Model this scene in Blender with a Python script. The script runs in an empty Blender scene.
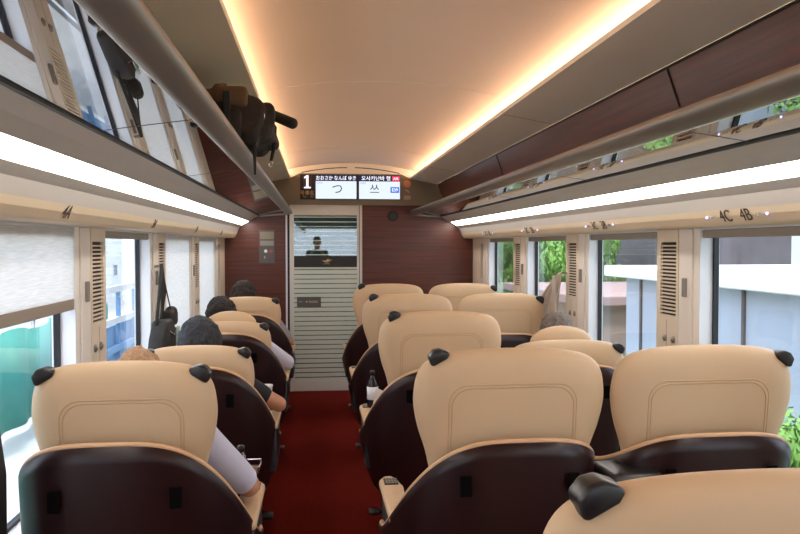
import bpy, bmesh, math, random
from mathutils import Vector, Matrix, noise
R = math.radians
S = bpy.context.scene
COL = S.collection
C = 0.346                      # middle of the carriage
W = 1.281                      # half width at the windows
Y0, Y1 = -2.6, 7.5             # carriage ends
random.seed(7)

# ------------------------------------------------------------ materials
def lin(c):
    return tuple(((v/255)/12.92 if v/255 <= .04045 else ((v/255+.055)/1.055)**2.4) for v in c)

def mat(name, rgb, rough=.5, metal=0., spec=.5, var=0., vscale=8., bump=0., bscale=60., emit=0., ergb=None,
        stretch=(1, 1, 1), coat=0., sheen=0.):
    m = bpy.data.materials.new(name); m.use_nodes = True
    nt = m.node_tree; N = nt.nodes; L = nt.links
    b = N['Principled BSDF']; col = (*lin(rgb), 1)
    b.inputs['Base Color'].default_value = col
    b.inputs['Roughness'].default_value = rough; b.inputs['Metallic'].default_value = metal
    b.inputs['Specular IOR Level'].default_value = spec
    b.inputs['Coat Weight'].default_value = coat
    b.inputs['Sheen Weight'].default_value = sheen
    if var or bump:
        tc = N.new('ShaderNodeTexCoord'); mp = N.new('ShaderNodeMapping'); mp.inputs['Scale'].default_value = stretch
        L.new(tc.outputs['Object'], mp.inputs[0])
    if var:
        n = N.new('ShaderNodeTexNoise'); n.inputs['Scale'].default_value = vscale; n.inputs['Detail'].default_value = 6
        L.new(mp.outputs[0], n.inputs['Vector'])
        r = N.new('ShaderNodeValToRGB')
        r.color_ramp.elements[0].position = .3; r.color_ramp.elements[1].position = .7
        r.color_ramp.elements[0].color = (*[v*(1-var) for v in col[:3]], 1)
        r.color_ramp.elements[1].color = (*[min(1, v*(1+var)) for v in col[:3]], 1)
        L.new(n.outputs['Fac'], r.inputs[0]); L.new(r.outputs[0], b.inputs['Base Color'])
    if bump:
        n2 = N.new('ShaderNodeTexNoise'); n2.inputs['Scale'].default_value = bscale; n2.inputs['Detail'].default_value = 4
        L.new(mp.outputs[0], n2.inputs['Vector'])
        bp = N.new('ShaderNodeBump'); bp.inputs['Strength'].default_value = bump; bp.inputs['Distance'].default_value = .01
        L.new(n2.outputs['Fac'], bp.inputs['Height']); L.new(bp.outputs[0], b.inputs['Normal'])
    if emit:
        b.inputs['Emission Color'].default_value = (*lin(ergb or rgb), 1); b.inputs['Emission Strength'].default_value = emit
    return m

def wood(name, a, bcol, axis_scale, rough=.35):
    m = mat(name, a, rough); nt = m.node_tree; N = nt.nodes; L = nt.links; b = N['Principled BSDF']
    tc = N.new('ShaderNodeTexCoord'); mp = N.new('ShaderNodeMapping'); mp.inputs['Scale'].default_value = axis_scale
    n = N.new('ShaderNodeTexNoise'); n.inputs['Scale'].default_value = 3; n.inputs['Detail'].default_value = 8; n.inputs['Roughness'].default_value = .65
    r = N.new('ShaderNodeValToRGB'); r.color_ramp.elements[0].position = .35; r.color_ramp.elements[1].position = .68
    r.color_ramp.elements[0].color = (*lin(bcol), 1); r.color_ramp.elements[1].color = (*lin(a), 1)
    L.new(tc.outputs['Object'], mp.inputs[0]); L.new(mp.outputs[0], n.inputs['Vector']); L.new(n.outputs['Fac'], r.inputs[0]); L.new(r.outputs[0], b.inputs['Base Color'])
    return m

def sheet_glass(name, tint, base_reflect, rough=0.0, blend=.25):
    """clear sheet: transmits straight through, reflects more at a grazing angle"""
    m = bpy.data.materials.new(name); m.use_nodes = True; nt = m.node_tree; N = nt.nodes; L = nt.links
    N.remove(N['Principled BSDF']); out = N['Material Output']
    t = N.new('ShaderNodeBsdfTransparent'); t.inputs[0].default_value = (*tint, 1)
    g = N.new('ShaderNodeBsdfGlossy'); g.inputs['Roughness'].default_value = rough
    lw = N.new('ShaderNodeLayerWeight'); pw = N.new('ShaderNodeMath'); pw.operation = 'POWER'; pw.inputs[1].default_value = 5
    lw.inputs['Blend'].default_value = .5
    mr = N.new('ShaderNodeMapRange'); mr.inputs['To Min'].default_value = base_reflect; mr.inputs['To Max'].default_value = 1
    L.new(lw.outputs['Facing'], pw.inputs[0]); L.new(pw.outputs[0], mr.inputs['Value'])
    mx = N.new('ShaderNodeMixShader'); L.new(mr.outputs[0], mx.inputs[0]); L.new(t.outputs[0], mx.inputs[1]); L.new(g.outputs[0], mx.inputs[2])
    L.new(mx.outputs[0], out.inputs[0])
    return m

M = dict(
    cream=mat('cream_leather', (207, 177, 142), .5, var=.03, vscale=5, bump=.05, bscale=300),
    seam=mat('cream_seam', (196, 164, 128), .6),
    shell=mat('maroon_shell', (38, 15, 16), .36, spec=.4, var=.1, vscale=30),
    rim=mat('beige_rim', (212, 168, 128), .45),
    black=mat('black_plastic', (34, 32, 34), .32),
    dark=mat('dark_frame', (22, 21, 22), .5),
    chrome=mat('bright_metal', (200, 200, 205), .2, 1.),
    rail=mat('satin_aluminium', (150, 146, 141), .40, .6),
    armside=mat('grey_armrest_side', (48, 48, 52), .5),
    slot=mat('slot_black', (10, 8, 8), .9, spec=.05),
    carpet=mat('red_carpet', (98, 17, 6), .95, var=.25, vscale=60, bump=.5, bscale=400, spec=.1),
    wallp=mat('wall_cream', (234, 228, 218), .5, var=.02, vscale=3),
    pillar=mat('pillar_cream', (228, 221, 212), .5),
    cove=mat('cove_greige', (204, 197, 190), .5),
    band=mat('band_beige', (226, 208, 180), .5),
    panel=mat('ceiling_side_panel', (246, 238, 224), .55, var=.015, vscale=3),
    ceil=mat('ceiling_white', (240, 220, 204), .6, var=.01, vscale=3),
    mahog=wood('mahogany', (104, 50, 35), (68, 31, 22), (14, .5, 14), .28),
    mahogx=wood('mahogany_end_wall', (98, 42, 25), (64, 26, 15), (.6, 1, 22), .35),
    header=mat('bronze_header', (130, 120, 102), .5, .0),
    white=mat('white_jamb', (222, 224, 230), .4),
    gasket=mat('black_gasket', (18, 20, 28), .5),
    case=mat('blind_case', (148, 136, 124), .5),
    alu=mat('door_aluminium', (210, 208, 202), .4, .1),
    bandblk=mat('door_band_black', (22, 20, 20), .35),
    gold=mat('gold_mark', (206, 170, 110), .35, .3),
    plate=mat('grey_plate', (84, 80, 80), .45),
    greytxt=mat('grey_text', (150, 145, 140), .5),
    darktxt=mat('dark_text', (70, 60, 54), .5),
    vent=mat('vent_cream', (220, 206, 186), .5),
    ventdark=mat('vent_dark', (40, 30, 24), .7),
    switch=mat('switch_grey', (140, 134, 128), .4, .4),
    skin=mat('skin', (196, 140, 110), .5),
    bagblk=mat('bag_black', (34, 30, 28), .75, var=.2, vscale=20, bump=.6, bscale=40),
    bagbrn=mat('bag_brown', (104, 78, 54), .7, bump=.3, bscale=40),
    coat=mat('coat_taupe', (176, 162, 150), .85, bump=.3, bscale=80),
    led=mat('led_blue', (200, 200, 255), .5, emit=2.5, ergb=(150, 150, 255)),
)
def emissive(name, rgb, s):
    m = bpy.data.materials.new(name); m.use_nodes = True; N = m.node_tree.nodes
    N.remove(N['Principled BSDF']); e = N.new('ShaderNodeEmission'); e.inputs[0].default_value = (*lin(rgb), 1); e.inputs[1].default_value = s
    m.node_tree.links.new(e.outputs[0], N['Material Output'].inputs[0]); return m
M['strip'] = emissive('strip_light_diffuser', (255, 246, 236), 10.0)
M['cove_led'] = emissive('warm_cove_led', (255, 214, 178), 11)
M['screen'] = emissive('lcd_white', (216, 226, 238), .85)
M['screenhdr'] = emissive('lcd_header_navy', (40, 36, 60), 1.0)
M['scrtxt'] = emissive('lcd_text_white', (250, 250, 255), 1.1)
M['scrred'] = emissive('lcd_red', (220, 60, 90), 1.0)
M['scrblue'] = emissive('lcd_blue', (70, 110, 200), 1.0)
M['scrdark'] = emissive('lcd_text_dark', (50, 52, 60), 1.0)
M['glass'] = sheet_glass('window_glass', (.90, .93, .98), .03)
M['rackglass'] = sheet_glass('rack_smoked_glass', (.42, .40, .38), .50, 0, .55)

# blind cloth: woven, lets daylight through
def blind_mat():
    m = bpy.data.materials.new('blind_cloth'); m.use_nodes = True; nt = m.node_tree; N = nt.nodes; L = nt.links
    N.remove(N['Principled BSDF'])
    d = N.new('ShaderNodeBsdfDiffuse'); t = N.new('ShaderNodeBsdfTranslucent'); mx = N.new('ShaderNodeMixShader'); mx.inputs[0].default_value = .62
    tc = N.new('ShaderNodeTexCoord'); mp = N.new('ShaderNodeMapping'); mp.inputs['Scale'].default_value = (1, 4, 90)
    n = N.new('ShaderNodeTexNoise'); n.inputs['Scale'].default_value = 3; n.inputs['Detail'].default_value = 6
    r = N.new('ShaderNodeValToRGB'); r.color_ramp.elements[0].position = .3; r.color_ramp.elements[1].position = .7
    r.color_ramp.elements[0].color = (*lin((232, 230, 228)), 1); r.color_ramp.elements[1].color = (*lin((252, 251, 250)), 1)
    L.new(tc.outputs['Object'], mp.inputs[0]); L.new(mp.outputs[0], n.inputs['Vector']); L.new(n.outputs['Fac'], r.inputs[0])
    L.new(r.outputs[0], d.inputs[0]); L.new(r.outputs[0], t.inputs[0]); L.new(d.outputs[0], mx.inputs[1]); L.new(t.outputs[0], mx.inputs[2])
    L.new(mx.outputs[0], N['Material Output'].inputs[0]); return m
M['blind'] = blind_mat()

# door glass: frosted horizontal stripes over clear glass
def door_glass():
    m = bpy.data.materials.new('striped_door_glass'); m.use_nodes = True; nt = m.node_tree; N = nt.nodes; L = nt.links
    N.remove(N['Principled BSDF'])
    tc = N.new('ShaderNodeTexCoord'); sp = N.new('ShaderNodeSeparateXYZ'); L.new(tc.outputs['Object'], sp.inputs[0])
    def math_(op, a, b):
        n = N.new('ShaderNodeMath'); n.operation = op
        for i, v in enumerate((a, b)):
            if v is None: continue
            if isinstance(v, (int, float)): n.inputs[i].default_value = v
            else: L.new(v, n.inputs[i])
        return n.outputs[0]
    ph = math_('FRACT', math_('DIVIDE', sp.outputs['Z'], .048), None)
    # stripe share grows towards the floor: thin lines above the band, broad bands under it
    width = N.new('ShaderNodeMapRange'); width.inputs['From Min'].default_value = 1.25; width.inputs['From Max'].default_value = 1.30
    width.inputs['To Min'].default_value = .84; width.inputs['To Max'].default_value = .2
    L.new(sp.outputs['Z'], width.inputs['Value'])
    st = math_('LESS_THAN', ph, width.outputs[0])
    clear = N.new('ShaderNodeBsdfTransparent'); clear.inputs[0].default_value = (.5, .58, .56, 1)
    fr = N.new('ShaderNodeBsdfDiffuse'); fr.inputs[0].default_value = (*lin((240, 246, 238)), 1)
    fac = math_('MULTIPLY', st, .86)
    tl = N.new('ShaderNodeBsdfTranslucent'); tl.inputs[0].default_value = (*lin((235, 245, 240)), 1)
    fm_ = N.new('ShaderNodeMixShader'); fm_.inputs[0].default_value = .5; L.new(fr.outputs[0], fm_.inputs[1]); L.new(tl.outputs[0], fm_.inputs[2])
    mx = N.new('ShaderNodeMixShader'); L.new(fac, mx.inputs[0]); L.new(clear.outputs[0], mx.inputs[1]); L.new(fm_.outputs[0], mx.inputs[2])
    g = N.new('ShaderNodeBsdfGlossy'); g.inputs['Roughness'].default_value = .0
    lw = N.new('ShaderNodeLayerWeight'); pw = N.new('ShaderNodeMath'); pw.operation = 'POWER'; pw.inputs[1].default_value = 5
    mr = N.new('ShaderNodeMapRange'); mr.inputs['To Min'].default_value = .16; mr.inputs['To Max'].default_value = 1
    L.new(lw.outputs['Facing'], pw.inputs[0]); L.new(pw.outputs[0], mr.inputs['Value'])
    m2 = N.new('ShaderNodeMixShader'); L.new(mr.outputs[0], m2.inputs[0]); L.new(mx.outputs[0], m2.inputs[1]); L.new(g.outputs[0], m2.inputs[2])
    L.new(m2.outputs[0], N['Material Output'].inputs[0]); return m
M['doorglass'] = door_glass()

# ------------------------------------------------------------ builders
def link(name, me, m=None, parent=None, smooth=False):
    o = bpy.data.objects.new(name, me); COL.objects.link(o)
    if m is not None: me.materials.append(m)
    if parent: o.parent = parent
    if smooth:
        for p in me.polygons: p.use_smooth = True
    return o

def tag(o, label=None, cat=None, group=None, kind=None):
    if label: o['label'] = label
    if cat: o['category'] = cat
    if group: o['group'] = group
    if kind: o['kind'] = kind
    return o

def thing(name, loc, label, cat, group=None, rz=0, kind=None):
    o = bpy.data.objects.new(name, None); COL.objects.link(o); o.location = loc; o.rotation_euler.z = rz
    o.empty_display_size = .1
    return tag(o, label, cat, group, kind)

def pydata(name, vs, fs, m, parent=None, smooth=False):
    me = bpy.data.meshes.new(name); me.from_pydata([tuple(v) for v in vs], [], fs); me.update()
    bm = bmesh.new(); bm.from_mesh(me); bmesh.ops.recalc_face_normals(bm, faces=bm.faces); bm.to_mesh(me); bm.free()
    return link(name, me, m, parent, smooth)

class MB:
    def __init__(s): s.bm = bmesh.new()
    def box(s, x0, x1, y0, y1, z0, z1, bev=0, seg=2):
        r = bmesh.ops.create_cube(s.bm, size=1)
        for v in r['verts']:
            v.co = ((x0+x1)/2+v.co.x*(x1-x0), (y0+y1)/2+v.co.y*(y1-y0), (z0+z1)/2+v.co.z*(z1-z0))
        if bev:
            es = list({e for v in r['verts'] for e in v.link_edges})
            bmesh.ops.bevel(s.bm, geom=es, offset=bev, segments=seg, affect='EDGES', profile=.5)
        return s
    def poly_prism(s, pts, axis, a, b, bev=0, seg=3):
        """pts 2D; axis 'x','y','z' the extrusion axis"""
        f = {'x': lambda p, t: (t, p[0], p[1]), 'y': lambda p, t: (p[0], t, p[1]), 'z': lambda p, t: (p[0], p[1], t)}[axis]
        A = [s.bm.verts.new(f(p, a)) for p in pts]; B = [s.bm.verts.new(f(p, b)) for p in pts]
        n = len(pts); s.bm.faces.new(A); s.bm.faces.new(B[::-1])
        for i in range(n): s.bm.faces.new((A[i], A[(i+1) % n], B[(i+1) % n], B[i]))
        if bev:
            es = list({e for v in A+B for e in v.link_edges})
            bmesh.ops.bevel(s.bm, geom=es, offset=bev, segments=seg, affect='EDGES', profile=.5)
        return s
    def tube(s, pts, r, n=10, closed=False, cap=True):
        pts = [Vector(p) for p in pts]; rs = r if isinstance(r, (list, tuple)) else [r]*len(pts)
        rings = []; prev = None
        for i, p in enumerate(pts):
            if closed: t = pts[(i+1) % len(pts)]-pts[i-1]
            else: t = pts[min(i+1, len(pts)-1)]-pts[max(i-1, 0)]
            t.normalize()
            if prev is None:
                up = Vector((0, 0, 1)) if abs(t.z) < .9 else Vector((1, 0, 0)); u = t.cross(up).normalized()
            else:
                u = (prev-t*prev.dot(t)); u = u.normalized() if u.length > 1e-6 else t.orthogonal().normalized()
            prev = u; w = t.cross(u)
            rings.append([s.bm.verts.new(p+(u*math.cos(2*math.pi*k/n)+w*math.sin(2*math.pi*k/n))*rs[i]) for k in range(n)])
        m = len(rings)
        for i in range(m if closed else m-1):
            a, b = rings[i], rings[(i+1) % m]
            for k in range(n): s.bm.faces.new((a[k], a[(k+1) % n], b[(k+1) % n], b[k]))
        if cap and not closed:
            s.bm.faces.new(rings[0][::-1]); s.bm.faces.new(rings[-1])
        return s
    def capsule(s, p0, r0, p1, r1, n=14):
        p0, p1 = Vector(p0), Vector(p1); d = p1-p0; L = d.length
        if L < 1e-6: d = Vector((0, 0, 1)); L = 0
        t = d.normalized(); pts = []; rs = []
        for k in range(1, 6):
            a = math.pi/2*k/6; pts.append(p0-t*r0*math.cos(a)); rs.append(r0*math.sin(a))
        pts.append(p0); rs.append(r0)
        if L: pts.append(p1); rs.append(r1)
        for k in range(5, 0, -1):
            a = math.pi/2*k/6; pts.append(p1+t*r1*math.cos(a)); rs.append(r1*math.sin(a))
        return s.tube(pts, rs, n)
    def ell(s, c, rad, rot=None, sub=3):
        r = bmesh.ops.create_icosphere(s.bm, subdivisions=sub, radius=1)
        m = Matrix.Translation(c) @ (rot.to_4x4() if rot else Matrix()) @ Matrix.Diagonal((*rad, 1))
        for v in r['verts']: v.co = m @ v.co
        return s
    def lathe(s, prof, c=(0, 0, 0), n=24):
        c = Vector(c); rings = [[s.bm.verts.new(c+Vector((r*math.cos(2*math.pi*k/n), r*math.sin(2*math.pi*k/n), z))) for k in range(n)] for r, z in prof]
        for a, b in zip(rings, rings[1:]):
            for k in range(n): s.bm.faces.new((a[k], a[(k+1) % n], b[(k+1) % n], b[k]))
        s.bm.faces.new(rings[0][::-1]); s.bm.faces.new(rings[-1]); return s
    def xf(s, m):
        bmesh.ops.transform(s.bm, matrix=m, verts=s.bm.verts); return s
    def build(s, name, m, parent=None, smooth=False, remesh=None, smooth_it=4, fix=True):
        if fix: bmesh.ops.recalc_face_normals(s.bm, faces=s.bm.faces)
        me = bpy.data.meshes.new(name); s.bm.to_mesh(me); s.bm.free()
        o = link(name, me, m, parent, smooth)
        if remesh:
            r = o.modifiers.new('r', 'REMESH'); r.mode = 'VOXEL'; r.voxel_size = remesh; r.use_smooth_shade = True
            sm = o.modifiers.new('s', 'SMOOTH'); sm.factor = .5; sm.iterations = smooth_it
            dg = bpy.context.evaluated_depsgraph_get(); dg.update()
            ev = bpy.data.meshes.new_from_object(o.evaluated_get(dg)); o.modifiers.clear(); o.data = ev
            ev.name = name
            if not ev.materials: ev.materials.append(m)
            for p in ev.polygons: p.use_smooth = True
        return o

def ribbon(name, prof, y0, y1, m, parent=None, sign=1, thick=.012, smooth=False):
    """profile (offset from the middle, height) run along the carriage, given real thickness outwards"""
    vs = []; fs = []; n = len(prof)
    nr = []
    for i in range(n):
        a = Vector(prof[max(i-1, 0)]); b = Vector(prof[min(i+1, n-1)]); d = (b-a).normalized(); nr.append(Vector((-d.y, d.x)))
    for y in (y0, y1):
        for (o, z) in prof: vs.append((C+sign*o, y, z))
        for (o, z), q in zip(prof, nr): vs.append((C+sign*(o+q.x*thick), y, z+q.y*thick))
    k = 2*n
    for i in range(n-1):
        fs += [(i, i+1, k+i+1, k+i), (n+i, k+n+i, k+n+i+1, n+i+1), (i, n+i, n+i+1, i+1), (k+i, k+i+1, k+n+i+1, k+n+i)]
    fs += [(0, k, k+n, n), (n-1, 2*n-1, k+2*n-1, k+n-1)]
    return pydata(name, vs, fs, m, parent, smooth)

def text(name, body, size, loc, rot, m, parent=None, depth=.001, align='CENTER', sx=1.):
    cu = bpy.data.curves.new(name, 'FONT'); cu.body = body; cu.size = size; cu.extrude = depth
    cu.align_x = align; cu.align_y = 'CENTER'; cu.resolution_u = 3
    t = bpy.data.objects.new(name, cu); COL.objects.link(t)
    dg = bpy.context.evaluated_depsgraph_get(); dg.update()
    me = bpy.data.meshes.new_from_object(t.evaluated_get(dg)); bpy.data.objects.remove(t)
    me.materials.clear()
    o = link(name, me, m, parent); o.location = loc; o.rotation_euler = rot; o.scale = (sx, 1, 1); return o

def struct(o): o['kind'] = 'structure'; return o

def copy_tree(o, parent=None):
    c = o.copy(); COL.objects.link(c); c.parent = parent
    for ch in [x for x in bpy.data.objects if x.parent == o]: copy_tree(ch, c)
    return c

# ------------------------------------------------------------ carriage shell
FARS = [2.96+1.285*k for k in range(-3, 4)]            # far edge of each window
ZS, ZT = .56, 1.562
def side_wall(sign, name):
    m = MB(); a, b = C+sign*W, C+sign*(W+.09); x0, x1 = min(a, b), max(a, b)
    m.box(x0, x1, Y0, Y1, 0, ZS); m.box(x0, x1, Y0, Y1, ZT, 2.3)
    ys = [Y0]+[v for f in FARS for v in (f-.905, f)]+[Y1]
    for i in range(0, len(ys), 2): m.box(x0, x1, ys[i], ys[i+1], ZS, ZT)
    return struct(m.build(name, M['wallp']))
side_wall(-1, 'wall_left'); side_wall(1, 'wall_right')
struct(MB().box(C-W-.09, C+W+.09, Y0-.1, Y1+1.9, -.06, 0).build('floor', M['carpet']))
for sg, nm in ((-1, 'baseboard_left'), (1, 'baseboard_right')):
    a, b = C+sg*(W-.035), C+sg*W
    struct(MB().box(min(a, b), max(a, b), Y0, Y1, 0, .16, .006).build(nm, M['cove']))
# ceiling dome and roof behind it
prof = [(o, 2.33-.10*(abs(o)/.76)**2.2) for o in [(-.78+1.56*i/24) for i in range(25)]]
struct(ribbon('ceiling', prof, Y0, Y1, M['ceil'], thick=.02, smooth=True))
struct(MB().box(C-W-.09, C+W+.09, Y0, Y1, 2.37, 2.45).build('ceiling_roof', M['ceil']))
tn = 1
def trim(o):
    global tn
    o.name = 'trim_%d' % tn; tn += 1; return struct(o)
for sg in (-1, 1):
    # side panel with its upturned lip, wood fascia, cove, seat number band, outer ledge
    trim(ribbon('t', [(.891, 2.129), (.617, 2.178), (.614, 2.196)], Y0, Y1, M['panel'], None, sg, -.012))
    trim(ribbon('t', [(.893, 2.127), (.899, 2.119)], Y0, Y1, M['dark'], None, sg, .012))
    t = ribbon('t', [(.955, 1.80), (.948, 1.984), (.899, 2.119)], Y0, Y1, M['mahog'], None, sg, -.012 if 1 else 0); trim(t)
    for k in range(-2, 3):
        y = 2.5+2.5*k
        if Y0 < y < Y1: ribbon('panel_joint', [(.946, 1.986), (.897, 2.121)], y-.002, y+.002, M['dark'], t, sg, .004)
    t = ribbon('t', [(.925, 1.792), (.98, 1.765), (1.026, 1.733)], Y0, Y1, M['cove'], None, sg, .012); trim(t)
    trim(ribbon('t', [(1.094, 1.696), (1.125, 1.668), (1.145, 1.622)], Y0, Y1, M['cove'], None, sg, .012))
    t = ribbon('t', [(1.145, 1.622), (1.155, 1.598), (1.172, 1.573), (1.182, 1.566), (1.279, 1.563)], Y0, Y1, M['band'], None, sg, .012); trim(t)
    # hidden warm lamp strip lying on the side panel behind its lip
    lamp = ribbon('cove_lamp', [(.735, 2.178), (.745, 2.226)], Y0+.1, Y1-.05, M['cove_led'], None, sg, -.006)
    tag(lamp, 'warm light strip hidden above the %s side panel of the ceiling, lighting its edge' % ('single-seat' if sg < 0 else 'paired-seat'), 'light', 'hidden ceiling lights')
    st = thing('strip_light', (C+sg*1.06, Y0, 1.715), 'long bright white strip light running above the windows on the %s side' % ('single-seat' if sg < 0 else 'paired-seat'), 'light', 'window strip lights')
    d = ribbon('diffuser', [(1.029, 1.731), (1.092, 1.697)], Y0, Y1-.06, M['strip'], None, sg, .008); d.parent = st; d.matrix_parent_inverse = Matrix.Translation(-Vector(st.location))
    e = ribbon('end_cap', [(1.028, 1.732), (1.093, 1.697)], Y1-.06, Y1-.001, M['cove'], None, sg, .01); e.parent = st; e.matrix_parent_inverse = Matrix.Translation(-Vector(st.location))
# transverse joints of the side panels and ceiling
for y in (1.2, 3.75, 6.3):
    trim(ribbon('t', [(o, z-.0005) for o, z in prof[3:-3]], y-.0015, y+.0015, M['panel'], None, 1, -.002))
    for sg in (-1, 1): trim(ribbon('t', [(.889, 2.1285), (.62, 2.1765)], y-.0015, y+.0015, M['seam'], None, sg, .002))

# luggage racks
def rack(sg):
    side = 'single-seat' if sg < 0 else 'paired-seat'
    r = thing('luggage_rack', (C+sg*.75, 0, 1.80), 'glass shelved luggage rack with metal front rail over the %s side' % side, 'luggage rack', 'overhead luggage racks')
    inv = Matrix.Translation(-Vector(r.location))
    def par(o): o.parent = r; o.matrix_parent_inverse = inv; return o
    rail = MB()
    pts = [(.592, 1.838), (.598, 1.846), (.610, 1.848), (.632, 1.838), (.652, 1.815), (.656, 1.804), (.648, 1.798), (.632, 1.800), (.604, 1.814), (.594, 1.824)]
    rail.poly_prism([(C+sg*o, z) for o, z in pts], 'y', Y0, Y1-.14)
    par(rail.build('front_rail', M['rail'], None, True))
    ys = [Y0, -.54, .745, 2.03, 3.315, 4.6, 5.885, Y1-.14]
    for a, b in zip(ys, ys[1:]):
        vs = []
        for y in (a+.004, b-.004):
            for o, z in ((.625, 1.836), (.922, 1.794), (.922, 1.800), (.625, 1.842)): vs.append((C+sg*o, y, z))
        par(pydata('glass_panel', vs, [(0, 1, 2, 3), (4, 7, 6, 5), (0, 4, 5, 1), (1, 5, 6, 2), (2, 6, 7, 3), (3, 7, 4, 0)], M['rackglass']))
    for y in ys[1:-1]:
        par(ribbon('joint_strip', [(.625, 1.8355), (.922, 1.7935)], y-.003, y+.004, M['dark'], None, sg, .008))
    par(ribbon('rear_seal', [(.918, 1.788), (.93, 1.788)], Y0, Y1-.02, M['dark'], None, sg, .01))
    par(MB().tube([(C+sg*.62, Y1-.15, 1.824), (C+sg*.60, Y1-.09, 1.822), (C+sg*.64, Y1-.035, 1.812), (C+sg*.93, Y1-.03, 1.79)], .012).build('end_bracket', M['rail'], None, True))
rack(-1); rack(1)

# ------------------------------------------------------------ windows, pillars
wall_n = {-1: [None, None, None, None, None, None, None], 1: [None]*7}
BLIND = {(-1, 0): 1.27, (-1, 1): 1.27, (-1, 2): 1.27, (-1, 3): 1.262, (-1, 5): .60, (-1, 6): .60}
ordn = {0: 'last window behind', 1: 'second window behind', 2: 'window beside', 3: 'first window', 4: 'second window', 5: 'third window', 6: 'window next to the end wall'}
wi = 1
for sg in (-1, 1):
    for k, f in enumerate(FARS):
        n = f-.905; root = bpy.data.objects.new('window_%d' % wi, None); COL.objects.link(root); wi += 1
        root.location = (C+sg*W, (n+f)/2, ZS); struct(root); inv = Matrix.Translation(-Vector(root.location))
        def par(o): o.parent = root; o.matrix_parent_inverse = inv; return o
        xi, xo = C+sg*(W-.001), C+sg*(W+.085); a, b = min(xi, xo), max(xi, xo)
        m = MB(); t = .006
        m.box(a, b, n, n+t, ZS, ZT); m.box(a, b, f-t, f, ZS, ZT); m.box(a, b, n, f, ZS, ZS+t); m.box(a, b, n, f, ZT-t, ZT)
        par(m.build('jamb', M['white']))
        xi, xo = C+sg*(W+.056), C+sg*(W+.078); a, b = min(xi, xo), max(xi, xo); m = MB(); g = .013
        m.box(a, b, n+t, n+t+g, ZS+t, ZT-t); m.box(a, b, f-t-g, f-t, ZS+t, ZT-t)
        m.box(a, b, n+t+g, f-t-g, ZS+t, ZS+t+g); m.box(a, b, n+t+g, f-t-g, ZT-t-g, ZT-t)
        par(m.build('gasket', M['gasket']))
        xg = C+sg*(W+.066)
        par(MB().box(min(xg, xg+sg*.006), max(xg, xg+sg*.006), n+t+g, f-t-g, ZS+t+g, ZT-t-g).build('pane', M['glass']))
        # blind: case at the top, cloth and bottom rail where it is pulled down
        bl = BLIND.get((sg, k), 1.50); xa, xb = sorted((C+sg*(W+.007), C+sg*(W+.040)))
        par(MB().box(xa, xb, n+t, f-t, 1.522, ZT-t, .004).build('blind_case', M['case']))
        if bl < 1.5:
            xc = C+sg*(W+.0035)
            par(MB().box(xc-.001, xc+.001, n+.008, f-.008, bl+.02, 1.555).build('blind', M['blind']))
            xc = C+sg*(W+.011)
            par(MB().box(xc-.009, xc+.009, n+.008, f-.008, bl-.022, bl+.022, .004).build('blind_rail', M['case']))
    # pillar cover with vent, hooks and switch between windows
    for k in range(len(FARS)):
        f = FARS[k]; nn = FARS[k+1]-.905 if k < 6 else Y1
        where = ('wooden end wall' if k == 6 else ['', '', 'camera', 'first and second windows', 'second and third windows', 'third and fourth windows'][k])
        side = 'single-seat' if sg < 0 else 'paired-seat'
        xs = C+sg*W; d = -sg
        root = thing('pillar_cover', (xs, (f+nn)/2, ZS), '', 'panel', 'pillar covers between the windows')
        if k == 6: root['label'] = 'narrow cream cover with small vent between last window and end wall, %s side' % side
        elif k >= 3: root['label'] = 'cream cover with slatted vent between the %s on the %s side' % (where, side)
        else: root['label'] = 'cream slatted vent cover on the %s side, %s' % (side, ['at the rear', 'between rear windows', 'beside the viewer'][k])
        inv = Matrix.Translation(-Vector(root.location))
        def par(o): o.parent = root; o.matrix_parent_inverse = inv; return o
        def bx(y0, y1, z0, z1, t0, t1, bev=0):
            a, b = sorted((xs+d*t0, xs+d*t1)); return MB().box(a, b, y0, y1, z0, z1, bev)
        v0 = f+.165 if k < 6 else f+.20; v1 = nn-.01
        par(bx(f+.05, v0-.003, ZS, ZT, 0, .010, .003).build('switch_panel', M['pillar']))
        # vent panel with an opening
        o0, o1, zb, zt = v0+.018, v0+.018+.148, 1.165, 1.505
        if k == 6: o1 = v0+.018+.09
        m = bx(v0, o0, ZS, ZT, 0, .012); a, b = sorted((xs, xs+d*.012))
        m.box(a, b, o1, v1, ZS, ZT); m.box(a, b, o0, o1, ZS, zb); m.box(a, b, o0, o1, zt, ZT)
        par(m.build('vent_panel', M['vent']))
        par(bx(o0, o1, zb, zt, .0005, .002).build('vent_backing', M['ventdark']))
        gr = bx(o0, o1, zb, zb+.004, .003, .014)
        a, b = sorted((xs+d*.003, xs+d*.014)); nsl = 20
        for i in range(1, nsl):
            z = zb+(zt-zb)*i/nsl; gr.box(a, b, o0, o1, z-.0035, z+.0035)
        gr.box(a, b, (o0+o1)/2-.003, (o0+o1)/2+.003, zb, zt) if 0 else None
        par(gr.build('vent_grille', M['vent']))
        par(bx((v0+v1)/2-.001, (v0+v1)/2+.001, ZS, zb-.02, .0115, .0125).build('panel_joint', M['ventdark']))
        if k < 6:
            par(bx(f+.085, f+.115, 1.262, 1.345, .009, .022, .004).build('light_switch', M['switch']))
            for yy in (v0+.035, v0+.115):
                q = MB().lathe([(.017, 0), (.017, .006), (.008, .008), (.008, .011)], n=16).xf(Matrix.Translation((xs+d*.012, yy, 1.06)) @ Matrix.Rotation(R(90)*d, 4, 'Y'))
                par(q.build('coat_hook', M['switch'], None, True))
    # seat numbers on the band
    rowno = {-1: '5', 0: '4', 1: '3', 2: '2', 3: '1'}
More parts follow.
